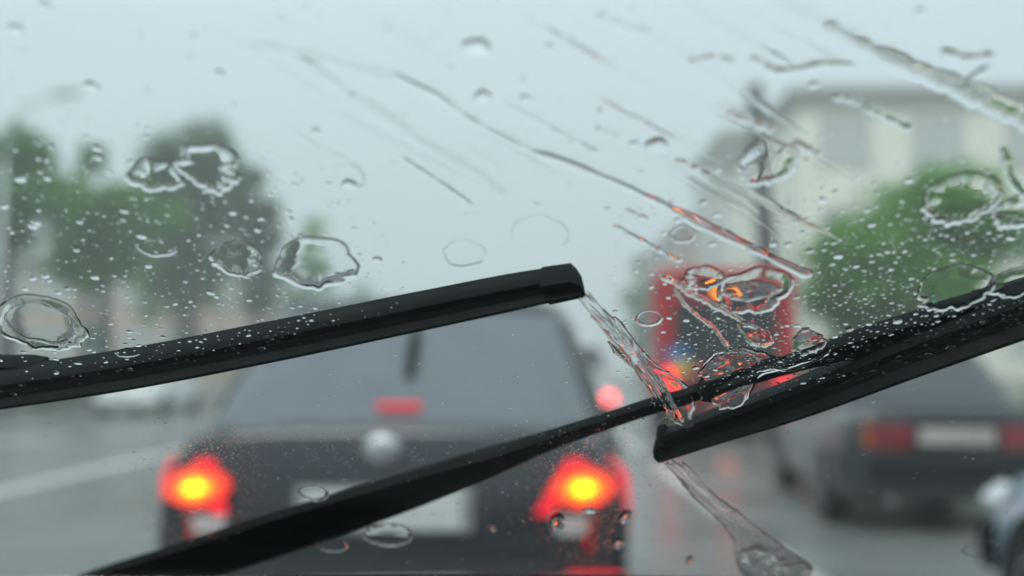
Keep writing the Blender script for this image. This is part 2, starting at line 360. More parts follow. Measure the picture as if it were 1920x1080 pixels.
# ------------------------------------------------------------------ cars
def spow(c, e): return math.copysign(abs(c) ** e, c)
def make_car(name, label, cat, loc, rz, paint, P):
    c = empty(name, loc, rz); tag(c, label, cat)
    st = P['stations']
    def section(y, hw, zb, zt):
        d = zt - zb
        half = [(0, zt), (.5 * hw, zt - .004), (.76 * hw, zt - .022), (.88 * hw, zt - .065), (.955 * hw, zt - .15), (.99 * hw, zt - .28 * d / .8), (hw, zb + .5 * d), (.995 * hw, zb + .25 * d),
                (.975 * hw, zb + .10 * d), (.92 * hw, zb + .02), (.75 * hw, zb), (0, zb)]
        return [(x, y, z) for x, z in half] + [(-x, y, z) for x, z in reversed(half[1:-1])]
    MB().loft([section(*s) for s in st]).build('body', paint, c, smooth=True)
    # cabin
    zb, H = P['belt'], P['height']
    (b0, b1, bw), (r0, r1, rw) = P['cab_base'], P['cab_roof']
    def cabin(t, a, off=0):
        e = 2 / 5.5
        k = t if t <= 1 else 1
        y0 = b0 + (r0 - b0) * k; y1 = b1 + (r1 - b1) * k; hw = bw + (rw - bw) * k; z = zb + (H - .07 - zb) * k
        if t > 1:
            q = t - 1; s = math.cos(q * 1.2); z = H - .07 + .07 * math.sin(q * 1.57); hw *= .55 + .45 * s; m_ = (y0 + y1) / 2; hl = (y1 - y0) / 2 * (.7 + .3 * s); y0, y1 = m_ - hl, m_ + hl
        return ((hw + off) * spow(math.cos(a), e), (y0 + y1) / 2 + ((y1 - y0) / 2 + off) * spow(math.sin(a), e), z)
    N = 40
    MB().loft([[cabin(t, 2 * math.pi * k / N) for k in range(N)] for t in (-.12, 0, .3, .6, .85, 1, 1.25, 1.55, 1.8, 2)]).build('roof', paint, c, smooth=True)
    def patch(nm, a0, a1, t0, t1, m_=GLASS_DARK, par=c, off=.012):
        n = 14; rings = []
        for i in range(9):
            t = t0 + (t1 - t0) * i / 8
            rings.append([cabin(t, R(a0 + (a1 - a0) * k / n), off) for k in range(n + 1)] + [cabin(t, R(a1 + (a0 - a1) * k / n), -.02) for k in range(n + 1)])
        return MB().loft(rings).build(nm, m_, par, smooth=False)
    patch('rear_window', -90 - 43, -90 + 43, .05, .97, P.get('rear_glass', GLASS_DARK))
    patch('windscreen', 90 - 41, 90 + 41, .1, .93)
    for s in (0, 180):
        patch('side_window', s - 38, s - 2, .12, .9); patch('side_window', s + 2, s + 38, .12, .9)
    # wheels
    for y in P['wheels']:
        for s in (-1, 1):
            hw = P['track']
            wr = P.get('wr', .31)
            w_ = MB().lathe_x([(-.2, wr * .6), (-.2, wr * .93), (-.15, wr), (-.03, wr), (.0, wr * .95), (.005, wr * .66), (-.03, wr * .64), (-.03, .02)], s * hw, y, wr, sx=s).build('wheel', TYRE, c, angle=40)
            MB().lathe_x([(-.06, wr * .63), (.0, wr * .62), (-.02, wr * .52), (-.035, wr * .2), (-.0, wr * .14), (.0, .01)], s * hw, y, wr, 20, sx=s).build('rim', RIM, w_, angle=35)
            ar = MB(); ar.loft([[(s * (hw - .12 + dx), y + (wr + .055) * math.cos(a * .2618) * q, wr + (wr + .055) * math.sin(a * .2618) * q) for a in range(24)] for dx, q in ((0, 1), (.108, 1))]); ar.build('wheel_arch', PLASTIC, c)
    # bumpers
    for (y, sg, zc) in P['bumpers']:
        hw = P['bump_hw']
        prof = [(-.10, .02), (-.09, -.025), (0, -.05), (.09, -.03), (.11, .02)]
        rings = []
        for k in range(17):
            x = -hw + 2 * hw * k / 16; q = (abs(x) / hw); yy = y + sg * (.16 * q ** 6)
            rings.append([(x, yy + sg * dy, zc + dz) for dz, dy in prof] + [(x, yy + sg * .12, zc + dz) for dz, dy in reversed(prof)])
        MB().loft(rings).build('bumper', P.get('bump_mat', paint), c, smooth=True)
    for s in (-1, 1):
        y = P['mirror'][0]; x = P['mirror'][1]; z = P['mirror'][2]
        MB().box(s * x - .1, s * x + .1, y - .04, y + .06, z - .06, z + .08).build('door_mirror', paint, c, bevel=.03)
        MB().box(min(s * (P['track'] - .02), s * (P['track'] + .008)), max(s * (P['track'] - .02), s * (P['track'] + .008)), 1.75, 1.95, P['belt'] - .17, P['belt'] - .14).build('door_handle', PLASTIC, c)
    return c
SED = dict(stations=[(0, .80, .40, 1.045), (.02, .84, .31, 1.078), (.1, .862, .25, 1.09), (.45, .87, .22, 1.092), (1, .875, .2, 1.08), (2.6, .875, .2, 1.02), (3.2, .875, .22, .98), (3.8, .86, .24, .88), (4.12, .80, .27, .76), (4.22, .7, .34, .64)],
           belt=1.05, height=1.61, cab_base=(.42, 3.2, .765), cab_roof=(1.0, 2.25, .62), wheels=(.78, 3.4), track=.872, bumpers=((0, 1, .50), (4.2, -1, .48)), bump_hw=.86, mirror=(2.75, .92, .99))
def yfc(x, z): return .14 * max(0, (abs(x) - .66) / .2) ** 2
GREY_P = mat('dark_grey_paint', (.020, .024, .031), .36, metal=.2, coat=.7, noise=(40, .06))
cx, cy = -.505, 3.86
SEDL = dict(SED, bump_mat=mat('dull_grey_bumper', (.026, .027, .031), .65, spec=.2, noise=(20, .15)), cab_base=(.13, 3.2, .845), cab_roof=(.84, 2.3, .68), rear_glass=mat('wet_sky_pale_glass', (.085, .10, .115), .28, spec=1.0, noise=(5, .12)))  # rear glass paled in its base colour for the sky it reflects
lead = make_car('sedan_car', 'dark grey sedan straight ahead with bright glowing brake lights', 'car', (cx, cy, 0), R(0), GREY_P, SEDL)
for s in (-1, 1):
    tl = MB().prism([(s * x, z) for x, z in ((.635, .962), (.80, .965), (.858, .91), (.872, .77), (.585 if s < 0 else .52, .77))], -.03, .2, yfc).build('tail_light', LENS_ON, lead)
    for k, (q, yy) in enumerate(((.092, -.036), (.072, -.042), (.054, -.048), (.038, -.054), (.023, -.060))):   # reflector bowl, hottest at the filament
        e_ = ((1.25, .04, .03), (1.8, .14, .015), (2.8, .42, .01), (4.4, 1.15, .01), (7.5, 2.9, .02))[k]
        mb = MB(); mb.loft([[(s * .69 + (1.12 + .16 * math.sin(2 * a_ * .314 + 1)) * q * math.cos(a_ * .314), y_, .866 + .78 * q * math.sin(a_ * .314)) for a_ in range(20)] for y_ in (yy + .03, yy)])
        mb.build('bulb' if k == 4 else 'reflector', mat('brake_glow_%d' % k, (.4, .05, .02), .3, emit=e_, es=1.0), tl)
    MB().prism([(s * x, z) for x, z in ((.72, .766), (.872, .766), (.865, .64), (.70, .64), (.70, .70))], -.028, .2, yfc).build('lower_lens', mat('lower_lens_red', (.3, .01, .015), .2, emit=(1, .02, .04), es=.16), tl)
    MB().prism([(s * x, z) for x, z in ((.575, .766), (.715, .766), (.695, .70), (.60, .70))], -.028, .12, yfc).build('reverse_light', LENS_WHITE, tl)
MB().box(-.34, .30, -.022, .03, .70, .865).build('plate_recess', mat('plate_holder', (.3, .3, .3), .5), lead, bevel=.01)
MB().box(-.30, .26, -.034, -.02, .715, .85).build('number_plate', PLATE, lead, bevel=.006)
mb = MB(); mb.loft([[(-.03 + .07 * q * math.cos(a * .314), y, 1.0 + .052 * q * math.sin(a * .314)) for a in range(20)] for y, q in ((.03, 1), (-.012, 1), (-.022, .7))]); mb.build('emblem', CHROME, lead, smooth=True)
MB().box(-.58, .58, .015, .03, .885, .89).build('boot_seam', PLASTIC, lead)
MB().box(-.085, .085, .22, .27, 1.138, 1.156).build('high_brake_light', CHMSL, lead, bevel=.008)
MB().tube([(.02, .40, 1.25), (.02, .53, 1.36), (.02, .65, 1.46)], [.018, .022, .02], 8).build('dark_strip', PLASTIC, lead, smooth=True)  # dark slanting strip set over the rear window
MB().box(.63, .83, -.07, .0, .505, .565).build('fog_light', mat('fog_lamp_lit', (.3, .01, .01), .3, emit=(1, .012, .045), es=1.4), lead, bevel=.01)
MB().box(-.83, -.63, -.07, .0, .505, .565).build('reflector', LENS_OFF, lead, bevel=.01)

DARK_P = mat('black_blue_paint', (.012, .016, .019), .35, coat=.6, noise=(30, .1))
OLD = dict(SED, belt=1.0, height=1.45, cab_base=(.5, 3.2, .75), cab_roof=(1.05, 2.3, .6), wheels=(.85, 3.3))
OLD['stations'] = [(0, .80, .40, .93), (.02, .83, .32, .985), (.1, .85, .26, 1.0), (.5, .86, .22, 1.01), (1, .865, .2, 1.01), (2.6, .865, .2, .99), (3.3, .865, .22, .95), (4.0, .85, .24, .86), (4.3, .80, .27, .76), (4.38, .7, .34, .64)]
OLD['bump_mat'] = PLASTIC
old = make_car('saloon_car', 'black older saloon in the right lane with unlit orange and red tail lamps', 'car', (3.28, 8.35, 0), R(-4.5), DARK_P, OLD)
for s in (-1, 1):
    tl = MB().prism([(s * x, z) for x, z in ((.33, .86), (.64, .86), (.64, .67), (.33, .67))], -.025, .1, yfc).build('tail_light', LENS_OFF, old)
    MB().prism([(s * x, z) for x, z in ((.645, .86), (.81, .855), (.82, .68), (.645, .67))], -.025, .1, yfc).build('indicator', LENS_ORANGE, tl)
MB().box(-.285, .285, -.03, .02, .70, .83).build('number_plate', mat('mottled_grey_plate', (.44, .42, .38), .5, noise=(15, .15)), old, bevel=.006)  # plate in a darker, warmer grey, slightly mottled
MB().box(-.33, .33, -.012, .05, .66, .87).build('plate_recess', PLASTIC, old)
MB().tube([(-.5, -.04, .27), (-.5, .2, .27)], .03).build('exhaust_pipe', CHROME, old)

HATCH = dict(SED, belt=1.0, height=1.5, cab_base=(.12, 2.9, .76), cab_roof=(.45, 1.9, .6), wheels=(.6, 3.0), mirror=(2.45, .92, 1.05))
HATCH['stations'] = [(0, .76, .40, .95), (.03, .82, .31, 1.0), (.12, .85, .25, 1.03), (.5, .86, .22, 1.03), (1.6, .865, .2, 1.02), (2.4, .865, .2, 1.0), (2.9, .865, .22, .96), (3.45, .84, .24, .84), (3.66, .78, .27, .72), (3.74, .66, .34, .6)]
HATCH['bumpers'] = ((0, 1, .48), (3.72, -1, .46))
WHITE_P = mat('white_car_paint', (.66, .68, .69), .3, coat=1, noise=(20, .04))
BLUE_P = mat('pale_blue_paint', (.33, .46, .56), .3, coat=1, noise=(20, .04))
CREAM_P = mat('cream_yellow_paint', (.58, .56, .30), .35, coat=.8, noise=(20, .05))
def add_lights(c, rear_m, front=True, L=3.72, w_=.8, zc=.85):
    for s in (-1, 1):
        MB().prism([(s * x, z) for x, z in ((.66, zc + .1), (.8, zc + .1), (.84, zc - .1), (.66, zc - .12))], -.03, .2, yfc).build('tail_light', rear_m, c)
        MB().prism([(s * x, z) for x, z in ((.42, .70), (.70, .74), (.80, .66), (.74, .57), (.44, .58))], L - .25, L + .0, None).build('headlight', HEAD, c)
    MB().box(-.26, .26, -.045, .02, .62, .74).build('number_plate', PLATE, c, bevel=.005)
    MB().box(-.36, .36, L - .02, L + .02, .5, .62).build('grille', PLASTIC, c, bevel=.01)
    MB().box(-.26, .26, L + .02, L + .055, .42, .53).build('number_plate', PLATE, c, bevel=.005)
c = make_car('hatchback_car', 'white car ahead of the grey sedan with one glowing tail light', 'car', (.34, 14.6, 0), R(-1), WHITE_P, dict(HATCH, belt=1.25, height=1.7)); add_lights(c, FAR_LIGHT)
c = make_car('hatchback_car', 'pale blue car cut off at the lower right edge', 'car', (3.0, 1.62, 0), R(0), BLUE_P, dict(HATCH, bump_mat=PLASTIC)); add_lights(c, LENS_OFF)
c = make_car('hatchback_car', 'small white car far away on the left lanes below the wiper', 'car', (-10.4, 31, 0), R(180), WHITE_P, HATCH); add_lights(c, LENS_OFF)

v = empty('delivery_van', (7.2, 27.3, 0), R(-4)); tag(v, 'pale yellow van to the right of the red bus', 'van')
MB().box(-.92, .92, 0, 4.6, .35, 2.05).build('body', CREAM_P, v, bevel=.14)
MB().box(-.7, .7, -.012, .05, 1.25, 1.82).build('rear_window', GLASS_DARK, v, bevel=.03)
MB().box(-.94, .94, -.1, .1, .35, .56).build('bumper', PLASTIC, v, bevel=.04)
for s in (-1, 1):
    MB().box(s * .82 - .08, s * .82 + .08, -.015, .05, .75, 1.15).build('tail_light', LENS_OFF, v)
    for y in (.8, 3.7):
        MB().lathe_x([(-.2, .2), (-.18, .32), (-.02, .32), (0, .2), (0, .02)], s * .93, y, .32, 20, sx=s).build('wheel', TYRE, v, angle=40)
MB().box(-.26, .26, -.03, .0, .62, .74).build('number_plate', PLATE, v)

# ------------------------------------------------------------------ bus
BUSR = mat('red_bus_paint', (.40, .003, .010), .45, spec=.18, coat=.05, noise=(6, .08))
b = empty('city_bus', (3.46, 19, 0), R(-5.5)); tag(b, 'red bus with a wide dark rear window in the right lane', 'bus')
MB().box(-1.25, 1.25, 0, 9.5, .38, 3.08).build('body', BUSR, b, bevel=.16)
MB().box(-.92, .92, -.015, .06, 1.33, 2.48).build('rear_window', mat('bus_glass', (.012, .017, .019), .35, spec=.15), b, bevel=.05)
MB().box(-.8, .8, -.02, .05, 2.6, 2.9).build('route_panel', PLASTIC, b, bevel=.03)
MB().box(-.75, .75, -.02, .05, .72, 1.2).build('engine_hatch', mat('dark_red_paint', (.26, .012, .016), .4), b, bevel=.02)
for i in range(6): MB().box(-.68, .68, -.034, -.0, .78 + i * .065, .81 + i * .065).build('grille_slat', PLASTIC, b)
MB().box(-1.27, 1.27, -.1, .12, .36, .62).build('bumper', PLASTIC, b, bevel=.05)
BUSL = mat('bus_tail_lit', (.3, .01, .01), .3, emit=(1, .02, .03), es=3.0)
for s in (-1, 1):
    for z, m_ in ((.98, BUSL), (.78, LENS_ORANGE), (1.16, BUSL if s < 0 else LENS_OFF)):
        mb = MB(); mb.loft([[(s * 1.02 + q * math.cos(a * .524), y, z + q * math.sin(a * .524)) for a in range(12)] for y, q in ((.02, .12), (-.03, .12), (-.045, .08))]); mb.build('tail_light', m_, b)
    MB().box(s * 1.02 - .1, s * 1.02 + .1, -.03, .03, 2.64, 2.74).build('roof_lamp', LENS_OFF, b, bevel=.02)
    for y in (2.4, 7.6):
        MB().lathe_x([(-.28, .3), (-.26, .47), (-.03, .47), (0, .3), (0, .02)], s * 1.262, y, .47, 24, sx=s).build('wheel', TYRE, b, angle=40)
    for k in range(5):
        x = s * 1.256
        MB().box(min(x, x - s * .02), max(x, x - s * .02), .5 + k * 1.75, 2.1 + k * 1.75, 1.4, 2.45).build('side_window', GLASS_DARK, b)
MB().box(-1.06, -.68, -.024, -.012, 1.44, 1.66).build('sticker', mat('blue_sticker', (.05, .16, .42), .4), b)
MB().box(-.92, -.62, -.022, -.012, 1.2, 1.42).build('sticker', mat('yellow_sticker', (.6, .48, .06), .4), b)
MB().box(-.26, .26, -.13, -.1, .43, .55).build('number_plate', PLATE, b)
MB().box(-.16, .16, -.06, -.034, .76, .9).build('red_glow_box', mat('red_glow_lit', (.3, .02, .01), .3, emit=(1, .10, .02), es=4.5), b)  # added glowing box for red light bent by the water film
MB().box(-.16, .10, -.045, -.02, 2.58, 2.74).build('roof_lamp', AMBER_ON, b, bevel=.02)

# ------------------------------------------------------------------ our own car: windscreen, bonnet, dashboard
TH = R(35)
P0 = EYE + Vector((0, .62, 0))
NRM = Vector((0, math.sin(TH), math.cos(TH)))
PM = Matrix.Translation(P0) @ Matrix.Rotation(-TH, 4, 'X')     # pane frame: x right, y down the glass, z outward
PMI = PM.inverted()
CQ = cam.rotation_euler.to_matrix()
def G(px, py, wz=0.0):
    """point on the glass (pane frame) that the eye sees at that place; wz = height above the outer face"""
    d = CQ @ Vector(((px - 960) / FPX, -(py - 540) / FPX, -1))
    k = (P0 + NRM * wz - EYE).dot(NRM) / d.dot(NRM)
    return PMI @ (EYE + d * k)
def gscale(px, py):                                             # metres on the glass across the view, per pixel
    return (PM @ G(px, py) - EYE).length / FPX
own = empty('driver_car', (0, .9, 0)); tag(own, 'car we sit in, its wet windscreen filling the view', 'car')
def own_part(mb, nm, m_, **k):
    mb.v = [(x, y - .9, z) for x, y, z in mb.v]; return mb.build(nm, m_, own, **k)
yb = G(960, 1084).y; yt = G(960, -330).y
def pl(x, y, z): return PM @ Vector((x, y, z))
def pane_box(x0, x1, y0, y1, z0, z1):
    mb = MB(); mb.box(x0, x1, y0, y1, z0, z1); mb.v = [tuple(pl(*v_)) for v_ in mb.v]; return mb
own_part(pane_box(-.70, .70, yt, yb, -.005, 0), 'windscreen', PANE, fix=True)
for s in (-1, 1): own_part(pane_box(min(s * .70, s * .80), max(s * .70, s * .80), yt, yb, -.05, .008), 'pillar', PLASTIC, bevel=.01)
own_part(pane_box(-.8, .8, yt - .12, yt, -.05, .006), 'header', PLASTIC, bevel=.01)
e0 = PM @ Vector((0, yb, 0)); e1 = PM @ Vector((0, yt - .12, 0))
own_part(MB().loft([[(x, y, e1.z + dz - .05 * (x / .8) ** 2) for y, dz in ((e1.y + .01, -.03), (e1.y + .01, .0), (-.3, .02), (-1.4, .0), (-1.4, -.04), (-.3, -.02))] for x in [-.8 + .2 * i for i in range(9)]]), 'roof', BONNET, smooth=False)  # unseen roof, added to block sun and sky from the dashboard
own_part(MB().loft([[(x, e0.y + dy, e0.z + dz - .03 * (x / .8) ** 2) for dy, dz in ((-.02, -.03), (.002, .002), (.06, -.022), (.1, -.05), (.1, -.12), (-.02, -.12))] for x in [-.8 + .1 * i for i in range(17)]]), 'cowl', PLASTIC, smooth=False)
br = []
for i in range(9):
    t_ = i / 8; yy = e0.y + .08 + t_ * 1.3; zz = e0.z - .068 - .05 * t_ - .22 * t_ ** 2.4
    br.append([(x * (.82 - .08 * t_ ** 3), yy - .12 * x * x * t_, zz - .05 * abs(x) ** 3) for x in [-1 + .125 * k for k in range(17)]] + [(x * .78, yy - .02, zz - .2) for x in [1 - .125 * k for k in range(17)]])
own_part(MB().loft(br), 'bonnet', BONNET, smooth=True)
own_part(MB().loft([[(x, y, z - .05 * (x / .75) ** 2) for y, z in ((e0.y - .04, e0.z - .06), (.62, e0.z - .10), (.48, e0.z - .14), (.42, e0.z - .24), (.42, e0.z - .5), (e0.y - .04, e0.z - .5))] for x in [-.75 + .15 * i for i in range(11)]]), 'dashboard', DASH, angle=50)

# ------------------------------------------------------------------ wipers (outside the glass)
def sweep(pts, prof, ends=True):
    """pts: list of (px, py, scale); prof: closed list of (side, height) in metres on the pane frame"""
    C = [G(a, b_, .012) for a, b_, s in pts]; rings = []
    for i, c_ in enumerate(C):
        d = (C[min(i + 1, len(C) - 1)] - C[max(i - 1, 0)]); d.z = 0; d.normalize(); n = Vector((-d.y, d.x, 0))
        s = pts[i][2]; hs = s[1] if isinstance(s, tuple) else s; ws = s[0] if isinstance(s, tuple) else s
        rings.append([PM @ Vector((c_.x + n.x * u * ws, c_.y + n.y * u * ws, z * hs)) for u, z in prof])
    return MB().loft(rings)
def dense(pts, n=26):
    """catmull-rom through (x, y, s)"""
    o = []; m_ = len(pts) - 1
    for i in range(n + 1):
        t = i / n * m_; k = min(int(t), m_ - 1); f = t - k
        q = [pts[max(0, min(m_, k + j))] for j in (-1, 0, 1, 2)]
        o.append(tuple(.5 * (2 * q[1][a] + (q[2][a] - q[0][a]) * f + (2 * q[0][a] - 5 * q[1][a] + 4 * q[2][a] - q[3][a]) * f * f + (3 * q[1][a] - q[0][a] - 3 * q[2][a] + q[3][a]) * f ** 3) for a in range(len(q[0]))))
    return o
LIP = [(-.0012, .0003), (.0012, .0003), (.0016, .006), (.0045, .008), (.0045, .010), (-.0045, .010), (-.0045, .008), (-.0016, .006)]
SPINE = [(-.0085, .0095), (-.004, .0085), (.004, .0085), (.0085, .0095), (.0095, .013), (.005, .019), (-.001, .026), (-.0045, .0255), (-.008, .017), (-.0095, .013)]
CAP = [(-.0098, .006), (.0098, .006), (.0103, .012), (.0065, .0195), (0, .0262), (-.0055, .0258), (-.0099, .0165)]
def rel(o, root):
    o.parent = root; o.matrix_parent_inverse = root.matrix_world.inverted(); return o
def wiper(label, centre, cap_n):
    bpy.context.view_layer.update()
    a = PM @ G(*centre[0][:2], 0)
    rt = empty('windscreen_wiper', a); tag(rt, label, 'wiper'); bpy.context.view_layer.update()
    d = dense(centre, 40)
    rel(sweep(d, LIP).build('rubber_lip', RUBBER, smooth=False), rt)
    rel(sweep(d[:-cap_n + 1], SPINE).build('blade', PLASTIC, angle=40), rt)
    e = d[-cap_n:]; x1, y1, s1 = e[-1]; x0, y0, s0 = e[-2]
    L_ = math.hypot(x1 - x0, y1 - y0); ux, uy = (x1 - x0) / L_, (y1 - y0) / L_
    e = e[:-1] + [(x1 - ux * 22, y1 - uy * 22, s1), (x1 - ux * 10, y1 - uy * 10, s1 * .95), (x1 - ux * 3, y1 - uy * 3, s1 * .82), (x1 + ux * 3, y1 + uy * 3, s1 * .62), (x1 + ux * 6, y1 + uy * 6, s1 * .35)]
    rel(sweep(e, CAP).build('end_cap', PLASTIC, angle=50), rt)
    return rt
wl = wiper('wiper across the left half, its tip pointing right at mid view', [(-260, 775, 1.1), (0, 738, 1.12), (250, 699, 1.1), (500, 650, 1.06), (780, 590, .98), (960, 550, .9), (1088, 522, .78)], 5)
wr_ = wiper('wiper at the right with a long arm crossing the lower left', [(2500, 385, 1.2), (2200, 500, 1.45), (1920, 600, 1.42), (1700, 679, 1.36), (1500, 753, 1.2), (1330, 806, 1.05), (1234, 838, .95)], 3)
ARMP = [(-1, .0), (1, .0), (1, .6), (.7, 1), (-.7, 1), (-1, .6)]
def arm(rt, pts, w0, nm):
    rings = []; D = dense(pts, 36); C = [G(a, b_, w0 + hz) for a, b_, hw, hz in D]
    for i, c_ in enumerate(C):
        d = C[min(i + 1, len(C) - 1)] - C[max(i - 1, 0)]; d.z = 0; d.normalize(); n = Vector((-d.y, d.x, 0)); hw = D[i][2]
        th = min(.009, max(.005, hw * .9))
        rings.append([PM @ Vector((c_.x + n.x * u * hw, c_.y + n.y * u * hw, c_.z + (z - .5) * th * 1.4)) for u, z in ARMP])
    return rel(MB().loft(rings).build(nm, PLASTIC, angle=35), rt)
arm(wr_, [(60, 1150, .025, .012), (150, 1116, .026, .012), (240, 1085, .026, .012), (350, 1052, .026, .012), (500, 1003, .025, .012), (700, 937, .0205, .012), (850, 886, .0145, .011), (940, 855, .0096, .01), (1040, 820, .0066, .01), (1140, 787, .0056, .01), (1240, 754, .0052, .01), (1420, 700, .0052, .01), (1560, 656, .0075, .012), (1760, 600, .011, .014), (2000, 530, .013, .018), (2200, 470, .013, .022)], .014, 'arm')
arm(wl, [(-420, 1090, .02, .012), (-330, 960, .018, .012), (-200, 790, .012, .016), (-60, 704, .012, .02), (40, 694, .012, .018), (96, 690, .008, .014)], .014, 'arm')

# ------------------------------------------------------------------ rain water on the glass
def wobble(seed, amp, freqs=(2, 3, 5, 9)):
    r = random.Random(seed); ph = [(f, r.uniform(0, 6.28), r.uniform(.4, 1) / (1 + .25 * i)) for i, f in enumerate(freqs)]
    return lambda a: 1 + amp * sum(q * math.sin(f * a + p_) for f, p_, q in ph)
def dome_data(rad, h, n=14, prof=(1, .93, .8, .6, .35), flat=1.0, tail=0, skew=0.0):
    """drop: flat foot and a dome over it; rad(angle) in metres; profile height = h*(1-s^2)^flat"""
    v = []; f = []
    base = [(rad(2 * math.pi * k / n) * math.cos(2 * math.pi * k / n), rad(2 * math.pi * k / n) * math.sin(2 * math.pi * k / n)) for k in range(n)]
    if tail: base = [(x, y * (1 + tail) if y < 0 else y) for x, y in base]
    v += [(x, y, 0) for x, y in base]; f.append(tuple(reversed(range(n))))
    for s in prof:
        z = h * max(0, 1 - s * s) ** flat
        v += [(x * s, y * s + skew * (1 - s), z) for x, y in base]
    v.append((0, skew, h))
    for i in range(len(prof) - 1):
        o = n + i * n
        for k in range(n):
            q = (k + 1) % n; f.append((o + k, o + q, o + n + q, o + n + k))
    o = n + (len(prof) - 1) * n; top = len(v) - 1
    f += [(o + k, o + (k + 1) % n, top) for k in range(n)]
    return v, f
def water_obj(name, v, f, loc, label, cat, group=None, rz=0):
    mb = MB(); mb.v = v; mb.f = f; me = mb.mesh(name, WATER, True, fix=False)
    me.polygons[0].use_smooth = False
    o = bpy.data.objects.new(name, me); col.objects.link(o)
    o.matrix_world = PM @ Matrix.Translation((loc[0], loc[1], .00006)) @ Matrix.Rotation(rz, 4, 'Z')
    return tag(o, label, cat, group)
def slump(t):                                         # water hangs to the lower side of a trickle
    if t < .4: u = (t + 1) / 1.4; return u * u * (3 - 2 * u)
    return 1 - ((t - .4) / .6) ** 2
def ridge_data(path, hw, ht, closed, seg=8, prof=lambda t: 1 - t * t):
    """rounded ridge of water along a path of Vectors; closed foot"""
    n = len(path); v = []; f = []; m_ = seg + 1
    for i in range(n):
        a = path[(i - 1) % n if closed else max(i - 1, 0)]; b_ = path[(i + 1) % n if closed else min(i + 1, n - 1)]
        d = (b_ - a); d.normalize(); nn = Vector((-d.y, d.x))
        for j in range(m_):
            t = -1 + 2 * j / seg
            v.append((path[i].x + nn.x * t * hw[i], path[i].y + nn.y * t * hw[i], ht[i] * prof(t)))
    o = len(v)
    for i in range(n):                                # foot has its own vertices
        v.append((v[i * m_][0], v[i * m_][1], 0)); v.append((v[i * m_ + seg][0], v[i * m_ + seg][1], 0))
    for i in range(n if closed else n - 1):
        k = (i + 1) % n
        for j in range(seg): f.append((i * m_ + j, k * m_ + j, k * m_ + j + 1, i * m_ + j + 1))
        f.append((o + 2 * i, o + 2 * i + 1, o + 2 * k + 1, o + 2 * k))
    return v, f
def centred(v):
    cx_ = sum(p_[0] for p_ in v) / len(v); cy_ = sum(p_[1] for p_ in v) / len(v)
    return [(x - cx_, y - cy_, z) for x, y, z in v], (cx_, cy_)
def flip(f): return [tuple(reversed(q)) for q in f]

TRAILS = []
def streak(label, pts, wpx, hr=.24, end=0, seed=1, group='rain trickles on the windscreen'):
    """pts px polyline; wpx = full width in px; hr = height / half width"""
    r = random.Random(seed); D = dense([(a, b_, 1) for a, b_ in pts], max(16, 7 * len(pts)))
    path = []; hw = []; ht = []
    n = len(D); w1 = wobble(seed, .2, (3, 7, 13, 21)); TRAILS.append(pts)
    jit = wobble(seed + 5, .5, (4, 9, 17))
    for i, (a, b_, _) in enumerate(D):
        t = i / (n - 1); g = G(a, b_ + (jit(t * 6.28) - 1) * 1.6); path.append(Vector((g.x, g.y)))
        s = gscale(a, b_) * wpx * 1.2 / 2 * w1(t * 6.28) * min(1, (t + .01) * 9) ** .5 * (min(1, (1.01 - t) * 14) ** .5 if not end else 1 + end * max(0, (t - .9) * 10) ** 2)
        s *= 1.25                                      # across the slope
        if end and i == n - 1: s *= .3
        hw.append(s); ht.append(s * hr * max(.5, wobble(seed + 70, .14, (2, 5, 11))(t * 6.28)))
    v, f = ridge_data(path, hw, ht, False, prof=slump); v, c_ = centred(v)
    o = water_obj('water_streak', v, f, c_, label, 'water streak', group); return o
CLEAR = []
def ring(label, px, py, rpx, wpx, hr=.33, seed=1, amp=.05, arc=None, jag=.14, name='splash_ring', squash=1.0):
    if not arc: CLEAR.append((px, py, rpx + wpx * .6))
    g = G(px, py); s = gscale(px, py); rad = rpx * s; w1 = wobble(seed, amp, (2, 3, 5, 7)); w2 = wobble(seed + 9, jag, (3, 8, 14, 23, 31)); w3 = wobble(seed + 4, jag * .12, (11, 19, 27))
    n = 72; path = []; hw = []; ht = []
    rng = range(n)
    for k in rng:
        a = 2 * math.pi * k / n if not arc else R(arc[0] + (arc[1] - arc[0]) * k / (n - 1))
        q = rad * w1(a) * w3(a); path.append(Vector((q * math.cos(a), q * squash * math.sin(a))))
        h_ = wpx * s / 2 * max(.22, w2(a)) * (.72 + .38 * math.sin(a))
        if arc: e = min(k, n - 1 - k) / (n - 1); h_ *= min(1, e * 8 + .05)
        hw.append(h_); ht.append(h_ * hr)
    v, f = ridge_data(path, hw, ht, not arc)
    return water_obj(name, v, f, (g.x, g.y), label, 'splash ring', 'splash rings on the windscreen')
